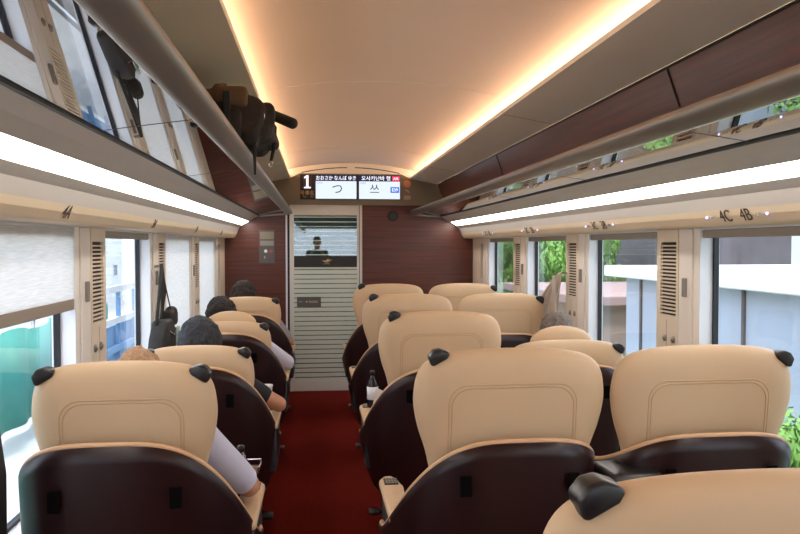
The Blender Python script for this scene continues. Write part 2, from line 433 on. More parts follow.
    for r, no in rowno.items():
        y = 2.488+1.285*r
        body = (no+'A') if sg < 0 else (no+'C   '+no+'B')
        tilt = math.atan2(.03, .05)
        lb = 'dark seat number %s on the beige band above the windows' % (('%sA' % no) if sg < 0 else '%sC %sB with tiny blue lamps' % (no, no))
        root = thing('seat_number', (C+sg*1.158, y, 1.596), lb, 'sign', 'seat numbers above the windows')
        rot = (R(90)+.45, 0, R(-90)) if sg > 0 else (R(90)+.45, 0, R(90))
        rot = (R(118), 0, R(-90)*sg)
        text('lettering', body, .068, (-sg*.004, 0, 0), rot, M['darktxt'], root, .0006, sx=.95)
        if sg > 0:
            for yy in (-.19, .19):
                MB().lathe([(.005, 0), (.003, .004)], n=10).xf(Matrix.Translation((-.004, yy, 0)) @ Matrix.Rotation(R(-90), 4, 'Y')).build('indicator_lamp', M['led'], root)
            for yy in (-.145, .145):
                m = MB()
                for q in range(3): m.box(-.0052, -.004, yy-.016+q*.013, yy-.008+q*.013, -.006, .006)
                m.build('seat_pictogram', M['greytxt'], root)

# ------------------------------------------------------------ end wall, header, door
DL, DR = -.272, .437
m = MB(); m.box(C-W-.09, DL-.045, Y1, Y1+.06, 0, 1.91); m.box(DR+.022, C+W+.09, Y1, Y1+.06, 0, 1.91)
struct(m.build('wall_front', M['mahogx']))
struct(MB().box(C-W-.09, C+W+.09, Y1, Y1+.06, 1.91, 2.45).build('wall_front_top', M['panel']))
hd = MB()
hp = [(C-.94, 1.905), (C+.94, 1.905), (C+.94, 1.99), (C+.885, 2.125), (C+.62, 2.172), (C+.52, 2.222), (C-.52, 2.222), (C-.62, 2.172), (C-.885, 2.125), (C-.94, 1.99)]
hd.poly_prism(hp, 'y', Y1-.02, Y1)
trim(hd.build('t', M['header']))
# pale end piece above the header, with two dark slits
ep = [(C+o, z) for o, z in prof[2:-2]]
trim(MB().poly_prism([(C-.62, 2.172), (C-.52, 2.222), (C+.52, 2.222), (C+.62, 2.172)]+[(x, z+.005) for x, z in ep[::-1]], 'y', Y1-.012, Y1).build('t', M['panel']))
for a, b in ((-.50, -.04), (.04, .50)):
    pts = [(C+a+(b-a)*i/12, 2.286-.055*((a+(b-a)*i/12)/.5)**2) for i in range(13)]
    trim(MB().poly_prism([(x, z-.004) for x, z in pts]+[(x, z+.004) for x, z in pts[::-1]], 'y', Y1-.016, Y1-.011).build('t', M['dark']))

door = bpy.data.objects.new('door_1', None); COL.objects.link(door); door.location = ((DL+DR)/2, Y1, 0); struct(door)
inv = Matrix.Translation(-Vector(door.location))
def dp(o): o.parent = door; o.matrix_parent_inverse = inv; return o
yf = Y1-.006
dp(MB().box(DL-.045, DL-.028, yf-.012, Y1+.06, 0, 1.905, .002).build('outer_trim', M['white']))
dp(MB().box(DL-.028, DL-.006, Y1+.02, Y1+.05, 0, 1.905).build('door_gap', M['gasket']))
m = MB(); m.box(DL-.006, DL+.038, yf, Y1+.03, 0, 1.905, .002); m.box(DR-.030, DR+.022, yf-.01, Y1+.03, 0, 1.905, .002)
m.box(DL+.038, DR-.030, yf+.004, Y1+.03, 1.80, 1.905, .002); m.box(DL+.038, DR-.030, yf+.004, Y1+.03, 0, .10, .002)
dp(m.build('door_frame', M['alu']))
dp(MB().box(DR-.010, DR-.004, yf-.0125, yf-.009, 0, 1.9).build('frame_groove', M['dark']))
dp(MB().box(DL+.038, DR-.030, Y1+.008, Y1+.014, .10, 1.80).build('door_glass', M['doorglass']))
bd = dp(MB().box(DL+.038, DR-.030, Y1+.001, Y1+.008, 1.27, 1.385).build('door_band', M['bandblk']))
# gold bird mark on the band
bx_, bz_ = .10, 1.335
def polyflat(pts, y, m, name, parent=None, th=.001):
    o = MB().poly_prism(pts, 'y', y-th, y).build(name, m); o.parent = parent
    if parent: o.matrix_parent_inverse = inv
    return o
bird = [[(-.055, .000), (-.02, -.012), (.005, -.010), (.03, -.001), (.055, .012), (.03, .010), (.012, .012), (.02, .028), (.002, .016), (-.010, .003), (-.03, .002)],
        [(-.03, -.020), (.0, -.024), (.04, -.008), (.01, -.017)]]
mm = MB()
for b in bird: mm.poly_prism([(bx_+x, bz_+z) for x, z in b], 'y', Y1-.0005, Y1+.001)
for i in range(8): mm.box(bx_-.032+i*.008, bx_-.027+i*.008, Y1-.0005, Y1+.001, bz_-.034, bz_-.029)
dp(mm.build('gold_emblem', M['gold']))
dp(MB().box(-.206, .037, Y1-.004, Y1+.008, .865, .967, .003).build('push_plate', M['plate']))
mm = MB()
for i in range(4): mm.box(-.192+i*.011, -.184+i*.011, Y1-.005, Y1-.003, .913, .925)
for i in range(7): mm.box(-.085+i*.013, -.076+i*.013, Y1-.005, Y1-.003, .905+.002*(i % 2), .93-.002*(i % 3))
dp(mm.build('plate_lettering', M['greytxt']))
dp(MB().lathe([(.009, 0), (.009, .002)], n=16).xf(Matrix.Translation((-.107, Y1-.003, .918)) @ Matrix.Rotation(R(90), 4, 'X')).build('plate_button', M['gold']))

# vestibule behind the door
VX0, VX1 = C-.75, C+.75
m = MB(); m.box(VX0-.05, VX0, Y1+.06, Y1+1.9, 0, 2.3); m.box(VX1, VX1+.05, Y1+.06, Y1+1.9, 0, 2.3); m.box(VX0, VX1, Y1+.06, Y1+1.9, 2.2, 2.25)
struct(m.build('wall_vestibule', M['wallp']))
m = MB(); yb = Y1+1.85
m.box(VX0, VX1, yb, yb+.05, 0, 1.25); m.box(VX0, VX1, yb, yb+.05, 1.85, 2.2); m.box(VX0, -.30, yb, yb+.05, 1.25, 1.85); m.box(.60, VX1, yb, yb+.05, 1.25, 1.85)
struct(m.build('wall_cab', M['cove']))
struct(MB().box(-.30, .60, yb+.02, yb+.03, 1.25, 1.85).build('window_16', sheet_glass('cab_dimming_glass', (.16, .19, .19), .04)))  # dark tint added to dim the daylight showing through the door glass
tag(MB().box(-.25, .65, yb-1.1, yb-.9, 2.18, 2.199).build('added_vestibule_lamp', M['strip']), 'small white lamp added in the vestibule ceiling to brighten the glass door', 'light')  # unseen lamp, added to light the frosted door stripes from behind

# rear end of the carriage, behind the camera: wall with a wide front-view window
m = MB(); m.box(C-W-.09, C+W+.09, Y0-.06, Y0, 0, 1.18); m.box(C-W-.09, C+W+.09, Y0-.06, Y0, 1.90, 2.45)
m.box(C-W-.09, C-1.0, Y0-.06, Y0, 1.18, 1.90); m.box(C+1.0, C+W+.09, Y0-.06, Y0, 1.18, 1.90)
struct(m.build('wall_back', M['mahogx']))
struct(MB().box(C-1.0, C+1.0, Y0-.035, Y0-.03, 1.18, 1.90).build('window_15', M['glass']))

# control panel and speaker on the end wall
p = thing('control_panel', (-.504, Y1, 1.48), 'grey control panel with small buttons on the end wall beside the glass door', 'control panel')
MB().box(-.078, .078, -.012, 0, -.167, .167, .004).build('plate', M['plate'], p)
MB().box(-.068, .068, -.014, -.011, .01, .06, .001).build('display_strip', M['switch'], p)
MB().box(-.068, .068, -.0135, -.011, .075, .15, .001).build('upper_window', M['header'], p)
for x, mt in ((-.012, M['white']), (.04, mat('dull_red_button', (170, 70, 60), .5))):
    MB().lathe([(.017, 0), (.017, .004), (.010, .005)], n=16).xf(Matrix.Translation((x, -.012, -.045)) @ Matrix.Rotation(R(90), 4, 'X')).build('button', mt, p)
MB().box(-.03, -.015, -.014, -.011, -.12, -.095).build('key_slot', M['greytxt'], p)
sp = thing('wall_speaker', (.778, Y1, 1.795), 'small round dark speaker on the wood end wall near the rack end', 'speaker')
MB().lathe([(.055, 0), (.055, .006), (.048, .010)], n=28).xf(Matrix.Rotation(R(90), 4, 'X')).build('grille', M['gasket'], sp)
MB().lathe([(.028, .0101), (.026, .012)], n=28).xf(Matrix.Rotation(R(90), 4, 'X')).build('cone', M['black'], sp)

# information display
dy = Y1-.02
ds = thing('information_display', (.343, dy, 2.085), 'lit passenger information display with two white screens over the glass door', 'display')
def db(x0, x1, z0, z1, y0, y1, name, mt, bev=0):
    return MB().box(x0-.343, x1-.343, y0, y1, z0-2.085, z1-2.085, bev).build(name, mt, ds)
db(-.168, .853, 1.958, 2.212, -.018, 0, 'housing', M['black'], .004)
def screen(x0, x1, name):
    s = db(x0, x1, 1.966, 2.145, -.0195, -.0175, name, M['screen'])
    h = db(x0, x1, 2.145, 2.204, -.0195, -.0175, 'heading_bar', M['screenhdr']); return s
screen(-.012, .400, 'screen'); screen(.427, .846, 'screen')
def tx(body, size, x, z, mt, sx=1, al='CENTER'):
    return text('lettering', body, size, (x-.343, -.0200, z-2.085), (R(90), 0, 0), mt, ds, .0004, al, sx)
db(-.140, -.052, 2.065, 2.205, -.0192, -.0178, 'number_field', mat('number_field', (84, 44, 40), .4))
m = MB(); m.poly_prism([(-.033, -.066), (.033, -.066), (.033, -.052), (.011, -.052), (.011, .066), (-.006, .066), (-.032, .046), (-.032, .032), (-.012, .040), (-.012, -.052), (-.033, -.052)], 'y', -.0008, .0008)
m.xf(Matrix.Translation((-.096-.343, -.0200, 2.136-2.085))).build('number_one', M['scrtxt'], ds)
tx('号車', .05, -.122, 2.02, M['gold']); tx('名', .05, -.05, 2.02, M['gold'])
tx('Car', .025, -.122, 1.985, M['gold']); tx('No', .022, -.05, 1.985, M['gold'])
tx('おおさか なんば ゆき', .050, .194, 2.174, M['scrtxt'], .86); tx('오사카난바 행', .052, .60, 2.174, M['scrtxt'], 1.0)
db(.765, .843, 2.150, 2.200, -.0202, -.019, 'red_tab', M['scrred']); tx('AIR', .036, .804, 2.174, M['scrtxt'])
tx('つぎは', .022, .025, 2.125, M['scrblue']); tx('つ', .125, .205, 2.060, M['scrdark'], .95)
tx('쓰', .115, .585, 2.060, M['scrdark']); tx('다음은', .022, .470, 2.125, M['scrblue'])
db(.748, .838, 2.030, 2.090, -.0202, -.019, 'blue_tab', M['scrblue']); tx('E39', .045, .793, 2.059, M['scrtxt'], .9)
ic = thing('warning_stickers', (.924, Y1-.02, 2.05), 'small orange and pale notice stickers beside the information display', 'sticker')
om = mat('orange_sticker', (226, 140, 100), .5); pm = mat('pale_sticker', (186, 160, 148), .5)
MB().lathe([(.038, 0), (.038, .002)], n=28).xf(Matrix.Translation((0, 0, .075)) @ Matrix.Rotation(R(90), 4, 'X')).build('round_sticker', om, ic)
m = MB().tube([(.022*math.cos(a), -.003, .075+.022*math.sin(a)) for a in [2*math.pi*i/16 for i in range(16)]], .003, 6, True); m.tube([(-.015, -.003, .06), (.015, -.003, .09)], .003, 6)
m.build('ban_symbol', M['cream'], ic)
MB().poly_prism([(-.03, .012), (-.01, .022), (.03, -.006), (.022, -.022), (0, -.006)], 'y', -.002, 0).build('camera_symbol', pm, ic)
MB().box(-.035, .035, -.002, 0, -.085, -.045).build('text_sticker', pm, ic)

# ------------------------------------------------------------ seats
def prof_y(s, T):                       # pillow section from rim (s=1) to middle
    s = min(1, max(0, s)); return T*(1-s**7)**.5*(1-.10*s*s)
def outline(hw, top, n=96):
    """back outline around (0,zc): flat domed top with round shoulders, waist that narrows to the bottom"""
    zc = .86; key = [(0, top), (hw*.42, top-.004), (hw*.72, top-.017), (hw*.88, top-.040), (hw*.965, top-.078), (hw, top-.135),
                     (hw*.995, top-.185), (hw*.95, top-.25), (hw*.875, top-.32), (hw*.82, top-.40), (hw*.79, top-.50), (hw*.76, top-.62), (hw*.60, top-.68), (0, top-.69)]
    pts = []
    for i in range(len(key)-1):         # catmull-rom
        p0 = key[max(i-1, 0)]; p1 = key[i]; p2 = key[i+1]; p3 = key[min(i+2, len(key)-1)]
        if i == 0: p0 = (-key[1][0], key[1][1])
        if i == len(key)-2: p3 = (-key[-2][0], key[-2][1])
        for j in range(6):
            t = j/6; q = []
            for a in (0, 1):
                q.append(.5*((2*p1[a])+(-p0[a]+p2[a])*t+(2*p0[a]-5*p1[a]+4*p2[a]-p3[a])*t*t+(-p0[a]+3*p1[a]-3*p2[a]+p3[a])*t**3))
            pts.append(tuple(q))
    pts.append(key[-1])
    return pts+[(-x, z) for x, z in pts[1:-1][::-1]], zc
def back_surface(hw, top, T):
    pts, zc = outline(hw, top)
    pol = sorted([(math.atan2(x, z-zc) % (2*math.pi), math.hypot(x, z-zc)) for x, z in pts])
    def Rr(a):
        a %= 2*math.pi
        for i in range(len(pol)):
            a0, r0 = pol[i-1]; a1, r1 = pol[i]
            if i == 0: a0 -= 2*math.pi
            if a0 <= a <= a1: return r0+(r1-r0)*(a-a0)/max(1e-9, a1-a0)
        return pol[-1][1]
    lean = lambda z: -.10*(z-.86)         # top leans back towards the row behind
    def ysurf(x, z):
        s = math.hypot(x, z-zc)/Rr(math.atan2(x, z-zc)); return lean(z)-prof_y(s, T)
    return pts, zc, lean, ysurf
def make_back(hw, top, T, parent):
    pts, zc, lean, ysurf = back_surface(hw, top, T)
    ss = [1, .997, .99, .978, .96, .93, .88, .8, .68, .5, .3, .12]
    vs = []; fs = []; n = len(pts); idx = []
    for side in (-1, 1):
        for j, s in enumerate(ss):
            if j == 0 and side == 1: idx.append(idx[0]); continue
            idx.append(len(vs))
            for x, z in pts:
                xx, zz = x*s, zc+(z-zc)*s; vs.append((xx, lean(zz)+side*prof_y(s, T if side < 0 else T*.9), zz))
    k = len(ss)
    for side in (0, 1):
        for j in range(k-1):
            a, b = idx[side*k+j], idx[side*k+j+1]
            for i in range(n): fs.append((a+i, a+(i+1) % n, b+(i+1) % n, b+i))
        c = len(vs); vs.append((0, lean(zc)+(-1, 1)[side]*prof_y(0, T if side == 0 else T*.9), zc)); a = idx[side*k+k-1]
        for i in range(n): fs.append((a+i, a+(i+1) % n, c))
    o = pydata('backrest', vs, fs, M['cream'], parent, True)
    # stitched inset seam, two lines
    for d, nm in ((0, 'seam'), (.009, 'seam')):
        hw2, zt, rc = hw*.66-d, top-.108-d, .06
        p = [(-hw2, z) for z in [.72+(zt-rc-.72)*i/6 for i in range(7)]]
        p += [(-hw2+rc-rc*math.cos(a), zt-rc+rc*math.sin(a)) for a in [R(90)*i/8 for i in range(1, 8)]]
        p += [(-hw2+rc+(2*hw2-2*rc)*i/14, zt) for i in range(15)]
        p += [(hw2-rc+rc*math.sin(a), zt-rc+rc*math.cos(a)) for a in [R(90)*i/8 for i in range(1, 8)]]
        p += [(hw2, zt-rc+(.72-(zt-rc))*i/6) for i in range(7)]
        MB().tube([(x, ysurf(x, z)+.0006, z) for x, z in p], .0024, 6).build(nm, M['seam'], o, True)
    return o

def superU(Wl, Wr, L, nl, nr, N=64):
    """plan curve of the shell from left front, round the back, to right front"""
    out = []
    for i in range(N+1):
        a = -math.pi/2+math.pi*i/N; s, c = math.sin(a), math.cos(a)
        w, n = (Wr, nr) if s > 0 else (Wl, nl)
        out.append((w*math.copysign(abs(s)**(2/n), s), L-L*abs(c)**(2/n), s))
    return out
def make_shell(Wl, Wr, tl, tr, parent, ztop):
    L = .46; plan = superU(Wl, Wr, L, 2.7 if tl < .65 else 3.9, 2.7 if tr < .65 else 3.9, 72); rows = 14; vs = []; th = .018
    def topz(x):
        w, t = (Wr, tr) if x > 0 else (Wl, tl); q = min(1, abs(x)/w); return t+(ztop-t)*(max(0, 1-q**3)**.70 if t < .65 else max(0, 1-q**4)**.62)
    def botz(x, y): return .24+.16*(y/L)**2
    def pos(x, y, j, inner):
        zt, zb = topz(x), botz(x, y); u = j/rows; z = zb+(zt-zb)*u
        sc = 1-.10*(1-u)**2; lean = -.13-.04*(z-.5)
        px, py = x*sc, lean+y*(.98)+.05*(1-u)**2
        if inner:
            l = math.hypot(x, L-y) or 1; px -= th*x/l; py += th*(L-y)/l if y < L else 0
        return (px, py, z)
    n = len(plan)
    for inner in (0, 1):
        for j in range(rows+1):
            for x, y, s in plan: vs.append(pos(x, y, j, inner))
    st = (rows+1)*n; fs = []
    for j in range(rows):
        for i in range(n-1):
            a = j*n+i; fs.append((a, a+1, a+n+1, a+n)); b = st+a; fs.append((b, b+n, b+n+1, b+1))
    for i in range(n-1):
        a = rows*n+i; fs.append((a, a+1, st+a+1, st+a)); fs.append((i, st+i, st+i+1, i+1))
    for j in range(rows):
        for i in (0, n-1):
            a = j*n+i; fs.append((a, a+n, st+a+n, st+a))
    o = pydata('shell', vs, fs, M['shell'], parent, True)
    edge = []
    for x, y, s in plan:
        p = Vector(pos(x, y, rows, 0)); q = Vector(pos(x, y, rows, 1)); edge.append(tuple((p*.35+q*.65)+Vector((0, 0, .003))))
    # front edges run down
    down = lambda i: [tuple((Vector(pos(plan[i][0], plan[i][1], j, 0))+Vector(pos(plan[i][0], plan[i][1], j, 1)))/2+Vector((0, .004, 0))) for j in range(rows-1, -1, -1)]
    MB().tube(down(0)[::-1]+edge+down(n-1), .0085, 8).build('shell_rim', M['rim'], o, True)
    return o, topz
def slot(x, z, parent, shell_y):
    m = MB().box(-.017, .017, -.001, .006, -.031, .031, .003); m.xf(Matrix.Translation((x, shell_y, z)))
    m.build('coat_slot', M['slot'], parent)

def handle(x, z, y, parent, tilt, s=1.0, mirror=1):
    pts = [(-.044, -.026), (-.034, -.036), (.030, -.026), (.046, -.010), (.044, .006), (.016, .032), (-.012, .036), (-.040, .016)]
    pts = [(px*mirror, pz) for px, pz in pts]
    m = MB().poly_prism(pts if mirror > 0 else pts[::-1], 'y', -.036, .012, .008, 3)
    m.xf(Matrix.Translation((x, y, z)) @ Matrix.Rotation(R(tilt)*mirror, 4, 'Y') @ Matrix.Diagonal((s, 1, s*.85, 1)))
    return m.build('grab_handle', M['black'], parent, True)

def arm_rest(x, mirror, parent, controls=True):
    o = MB().poly_prism([(-.040, .10), (.034, .10), (.040, .40), (.030, .50), (.008, .535), (-.022, .53), (-.042, .49)], 'z', .572, .602, .012, 3)
    o.xf(Matrix.Translation((x, 0, 0)) @ Matrix.Diagonal((mirror, 1, 1, 1))); a = o.build('armrest', M['cream'], parent, True)
    o = MB().poly_prism([(-.032, .10), (.026, .10), (.030, .47), (.0, .50), (-.032, .47)], 'z', .36, .575, .01, 2)
    o.xf(Matrix.Translation((x, 0, 0)) @ Matrix.Diagonal((mirror, 1, 1, 1))); o.build('armrest_side', M['armside'], a, True)
    if controls:
        o = MB().box(-.026, .026, .42, .49, .600, .606, .002); o.xf(Matrix.Translation((x, 0, 0))); c = o.build('seat_controls', M['black'], a)
        o = MB()
        for i in range(4):
            for j in range(3): o.box(x-.020+i*.011, x-.013+i*.011, .428+j*.02, .438+j*.02, .6055, .6075)
        o.build('button', M['greytxt'], a)
    return a

def make_seat(name, hw, Wl, Wr, tl, tr, handles, arms):
    root = thing(name, (0, 0, 0), 'x', 'seat')
    top = 1.170
    back = make_back(hw, top, .058, root)
    for hx, hz, tilt, mir in handles: handle(hx, hz, -.030, back, tilt, .74, mir)
    pil = MB().ell((0, .085, 1.045), (.165, .035, .085)).build('head_pillow', M['cream'], back, True)
    zt = .900 if hw > .28 else .925
    sh, topz = make_shell(Wl, Wr, tl, tr, root, zt)
    for x in (-.165, .165): slot(x, .775, sh, -.148)
    # seat cushion, leg rest, base
    MB().box(-.245, .245, .05, .56, .34, .455, .045, 4).build('seat_cushion', M['cream'], root, True)
    MB().box(-.225, .225, .545, .60, .16, .36, .02, 3).build('leg_rest', M['cream'], root, True)
    b = MB(); b.box(-.24, .24, -.02, .46, .10, .34, .02); b.box(-.20, .20, .02, .42, 0, .10, .01); b.build('base', M['dark'], root)
    for x in arms: arm_rest(x, 1 if x < 0 else -1, root)
    sx = -1 if arms[0] < 0 else 1
    MB().capsule((sx*.20, .30, .07), .012, (sx*.30, .30, .07), .012).box(min(sx*.28, sx*.33), max(sx*.28, sx*.33), .26, .34, .062, .078, .003).build('swivel_pedal', M['black'], root, True)
    return root

def place(src, x, y, label, group, drop=0., fwd=0., pillow=False, first=None):
    o = copy_tree(src); o.location = (x, y, 0); o['label'] = label; o['group'] = group
    for ch in o.children:
        if ch.name.startswith('backrest'):
            ch.location = (0, fwd, -drop)
            for c2 in ch.children:
                if c2.name.startswith('head_pillow'):
                    if pillow: c2.location.z = .10; c2.location.y = -.03
    return o

AY = 2.25; P = 1.30
A_X, B_X, L_X = .60, 1.238, -.565
aisle = make_seat('reclining_seat', .305, .385, .305, .50, .74, [(-.232, 1.150, -20, 1)], (-.328,))
window = make_seat('reclining_seat', .305, .305, .335, .74, .68, [(.262, 1.128, -28, -1)], (.315,))
single = make_seat('reclining_seat', .265, .335, .375, .70, .50, [(-.222, 1.135, -24, 1), (.222, 1.135, -24, -1)], (.328,))
gA, gB, gL = 'aisle seats of the paired side', 'window seats of the paired side', 'single seats by the window'
labs = ['cream leather aisle seat lined up with the 4C 4B sign, console at its side', 'cream leather aisle seat lined up with the 3C 3B sign, third from end wall',
        'cream leather aisle seat second from the wooden end wall', 'cream leather aisle seat against the end wall beside the glass door']
SEATS = {}
SEATS['A-1'] = place(aisle, A_X-.005, AY-P+.01, 'cream seat cut by lower frame edge, only its top and one black handle showing', gA, drop=-.012)
for k in range(4): SEATS['A%d' % k] = place(aisle, A_X, AY+P*k, labs[k], gA)
labs = ['cream leather window seat below the 4C 4B sign', 'reclined cream window seat with puffed pillow under a grey-haired sleeper',
        'empty upright cream window seat just ahead of the hanging taupe coat', 'cream leather window seat closest to the end wall, under the 1C 1B sign']
for k in range(4):
    SEATS['B%d' % k] = place(window, B_X, AY+P*k, labs[k], gB, drop=.15 if k == 1 else 0, fwd=.0, pillow=(k == 1))
labs = ['large cream single seat with two black handles, fair-haired sitter in a white sleeve', 'reclined single seat whose grey-black-haired sitter holds a white cup',
        'reclined single seat with raised puffy head pillow and black-haired sitter', 'cream single seat closest to the end wall with dark-haired sitter']
for k, (dr, fw, pl) in enumerate(((.02, 0, 0), (.15, .0, 0), (.17, .0, 1), (.10, 0, 0))):
    SEATS['L%d' % k] = place(single, L_X, AY+P*k, labs[k], gL, drop=dr, fwd=fw, pillow=bool(pl))
def purge(o):
    for c in list(o.children): purge(c)
    bpy.data.objects.remove(o)
for s in (aisle, window, single): purge(s)
# consoles between the paired seats
names = ['beside the 4C 4B seats, its black back in plain view', 'between the second pair of seats', 'between the third pair of seats', 'between the pair of seats at the end wall']
for k in range(4):
    y = AY+P*k; r = thing('seat_console', (.965, y, 0), 'dark centre console '+names[k], 'console', 'consoles between paired seats')
    MB().box(-.088, .088, -.155, .02, .735, .795, .022, 4).build('console_back', M['black'], r, True)
    MB().box(-.059, -.033, .0, .50, .50, .60, .010, 3).build('armrest_pad', M['cream'], r, True)
    MB().box(-.040, .040, -.10, .48, 0.0, .74, .01).build('pedestal', M['dark'], r) if 0 else MB().box(-.057, -.035, .0, .46, 0.0, .50, .005).build('pedestal', M['dark'], r)
    MB().box(-.056, -.036, -.12, .02, .45, .74, .005).build('post', M['dark'], r)

# ------------------------------------------------------------ people
def hair_mat(name, rgb): return mat(name, rgb, .65, var=.22, vscale=130, bump=1., bscale=160, stretch=(1, 1, .25))
def person(x, y, dz, hair, shirt, label, arm, head_tilt=(0, 0), sleeve=.8, trousers=(40, 42, 52), skinm=None, head_dx=0, hair_grow=1.0, left_lap=True):
    """seated, leaning back; arm = (elbow, wrist) of the aisle-side arm relative to the seat"""
    r = thing('person', (x, y, 0), label, 'person', 'seated passengers')
    sk = skinm or M['skin']; z = lambda v: v+dz
    hipL, hipR = Vector((-.09, .36, .56)), Vector((.09, .36, .56))
    kL, kR = Vector((-.12, .80, .53)), Vector((.12, .80, .53)); aL, aR = Vector((-.12, .86, .12)), Vector((.12, .86, .12))
    ch = Vector((0, .245, z(.80))); ab = Vector((0, .31, .66)); nk = Vector((head_dx*.4, .225, z(.93)))
    hc = Vector((head_dx+head_tilt[0], .225+head_tilt[1], z(1.035)))
    sL, sR = Vector((-.165, .24, z(.86))), Vector((.165, .24, z(.86)))
    elb, wri = Vector(arm[0]), Vector(arm[1]); sgn = 1 if elb.x > 0 else -1
    if sgn < 0: sNear, sFar = sL, sR
    else: sNear, sFar = sR, sL
    elb2 = Vector((-sgn*.235, .36, .66)); wri2 = Vector((-sgn*.10, .60, .665))
    def torso(m, g):
        m.capsule(hipL, .105+g, hipR, .105+g); m.capsule((-.05, .36, .58), .11+g, (-.06, .26, z(.80)), .105+g); m.capsule((.05, .36, .58), .11+g, (.06, .26, z(.80)), .105+g)
        m.capsule(sL, .055+g, sR, .055+g); m.capsule(ch, .12+g, ab, .12+g)
    m = MB(); torso(m, 0); m.capsule(ch, .06, nk, .052); m.capsule(nk, .052, hc, .055)
    m.ell(hc, (.074, .092, .112)); m.ell(hc+Vector((0, .03, -.045)), (.055, .065, .07))
    m.ell(hc+Vector((0, .096, -.012)), (.012, .018, .022)); m.capsule(hc+Vector((-.022, .088, -.052)), .006, hc+Vector((.022, .088, -.052)), .006)
    for s in (-1, 1):
        m.ell(hc+Vector((s*.077, .0, -.01)), (.010, .020, .032)); m.ell(hc+Vector((s*.03, .08, .018)), (.016, .012, .007))
    for a, b, c in ((hipL, kL, aL), (hipR, kR, aR)):
        m.capsule(a, .085, b, .06); m.capsule(b, .057, c, .038); m.capsule(c, .04, c+Vector((0, .13, -.065)), .03)
    def limb(s, e, w):
        m.capsule(s, .05, e, .04); m.capsule(e, .04, w, .027)
        d = (w-e).normalized(); side = d.cross(Vector((0, 0, 1))).normalized(); palm = w+d*.075
        m.capsule(w, .026, palm-side*.018, .017); m.capsule(w, .026, palm+side*.018, .017)
        for q, ln in zip((-1.5, -.5, .5, 1.5), (.062, .075, .078, .068)):
            b0 = palm+side*.017*q; b1 = b0+d*ln*.5+Vector((0, 0, -.008)); b2 = b1+d*ln*.32+Vector((0, 0, -.022))
            m.capsule(b0, .009, b1, .0085, 8); m.capsule(b1, .0085, b2, .0075, 8)
        ts = -1 if s.x > 0 else 1
        tb = w+d*.025+side*.02*ts*(-1); t1 = tb+d*.035+side*.028*ts*(-1); m.capsule(tb, .012, t1, .0105, 8); m.capsule(t1, .0105, t1+d*.028, .009, 8)
    limb(sNear, elb, wri); limb(sFar, elb2, wri2)
    m.build('body', sk, r, True, remesh=.0065, smooth_it=3)
    m = MB(); torso(m, .012)
    for s, e in ((sNear, elb), (sFar, elb2)):
        m.capsule(s, .064, s+(e-s)*sleeve, .054)
    m.build('shirt', shirt, r, True, remesh=.009, smooth_it=4)
    m = MB(); m.capsule(hipL, .118, hipR, .118)
    for a, b, c in ((hipL, kL, aL), (hipR, kR, aR)): m.capsule(a, .10, b, .074); m.capsule(b, .070, c, .055)
    m.build('trousers', mat('trousers', trousers, .85), r, True, remesh=.010)
    m = MB()
    for c in (aL, aR): m.capsule(c+Vector((0, -.03, -.072)), .045, c+Vector((0, .15, -.080)), .038)
    m.build('shoes', M['dark'], r, True, remesh=.009)
    m = MB(); g = hair_grow
    m.ell(hc+Vector((0, -.016, .024)), (.083*g, .096, .106*g)); m.ell(hc+Vector((0, -.04, -.035)), (.074*g, .062, .075))
    o = m.build('hair', hair, r, True, remesh=.006, smooth_it=2)
    for v in o.data.vertices:
        p = v.co*28; v.co += Vector((noise.noise(p), noise.noise(p+Vector((9, 0, 0))), noise.noise(p+Vector((0, 9, 0)))))*.010 + Vector((noise.noise(v.co*70), noise.noise(v.co*70+Vector((3, 0, 0))), noise.noise(v.co*70+Vector((0, 3, 0)))))*.006
    return r
white_s = mat('white_shirt', (196, 196, 214), .8, bump=.2, bscale=40); blk_s = mat('black_shirt', (26, 27, 32), .8)
grey_s = mat('grey_shirt', (150, 150, 156), .8)
person(L_X+.0, AY+.0, -.008, hair_mat('fair_hair', (186, 150, 118)), white_s, 'fair-haired person in a white short-sleeved top resting an elbow on the armrest',
       ((.325, .31, .655), (.14, .52, .675)), head_dx=-.02, sleeve=.86)
person(L_X-.02, AY+P, -.060, hair_mat('grey_black_hair', (44, 45, 52)), blk_s, 'person with greying black hair in black sleeves holding a white cup',
       ((.385, .27, .665), (.290, .43, .672)), head_dx=-.005, sleeve=.62, hair_grow=1.32)
person(L_X, AY+2*P, -.045, hair_mat('black_hair', (30, 24, 24)), white_s, 'black-haired person with a loose white sleeve, ahead of the cup holder',
       ((.355, .32, .665), (.31, .58, .655)), head_dx=-.085, sleeve=.98, hair_grow=1.28)
person(L_X, AY+3*P, .0, hair_mat('dark_brown_hair', (40, 30, 26)), grey_s, 'dark-haired person seated closest to the wooden end wall',
       ((.32, .34, .65), (.28, .58, .65)), head_dx=-.06, hair_grow=1.32)
person(B_X, AY+P, -.035, hair_mat('grey_brown_hair', (116, 106, 98)), grey_s, 'grey-haired person dozing in a window seat below the hanging coat',
       ((-.25, .36, .66), (-.12, .60, .66)), head_dx=.03, hair_grow=1.1)
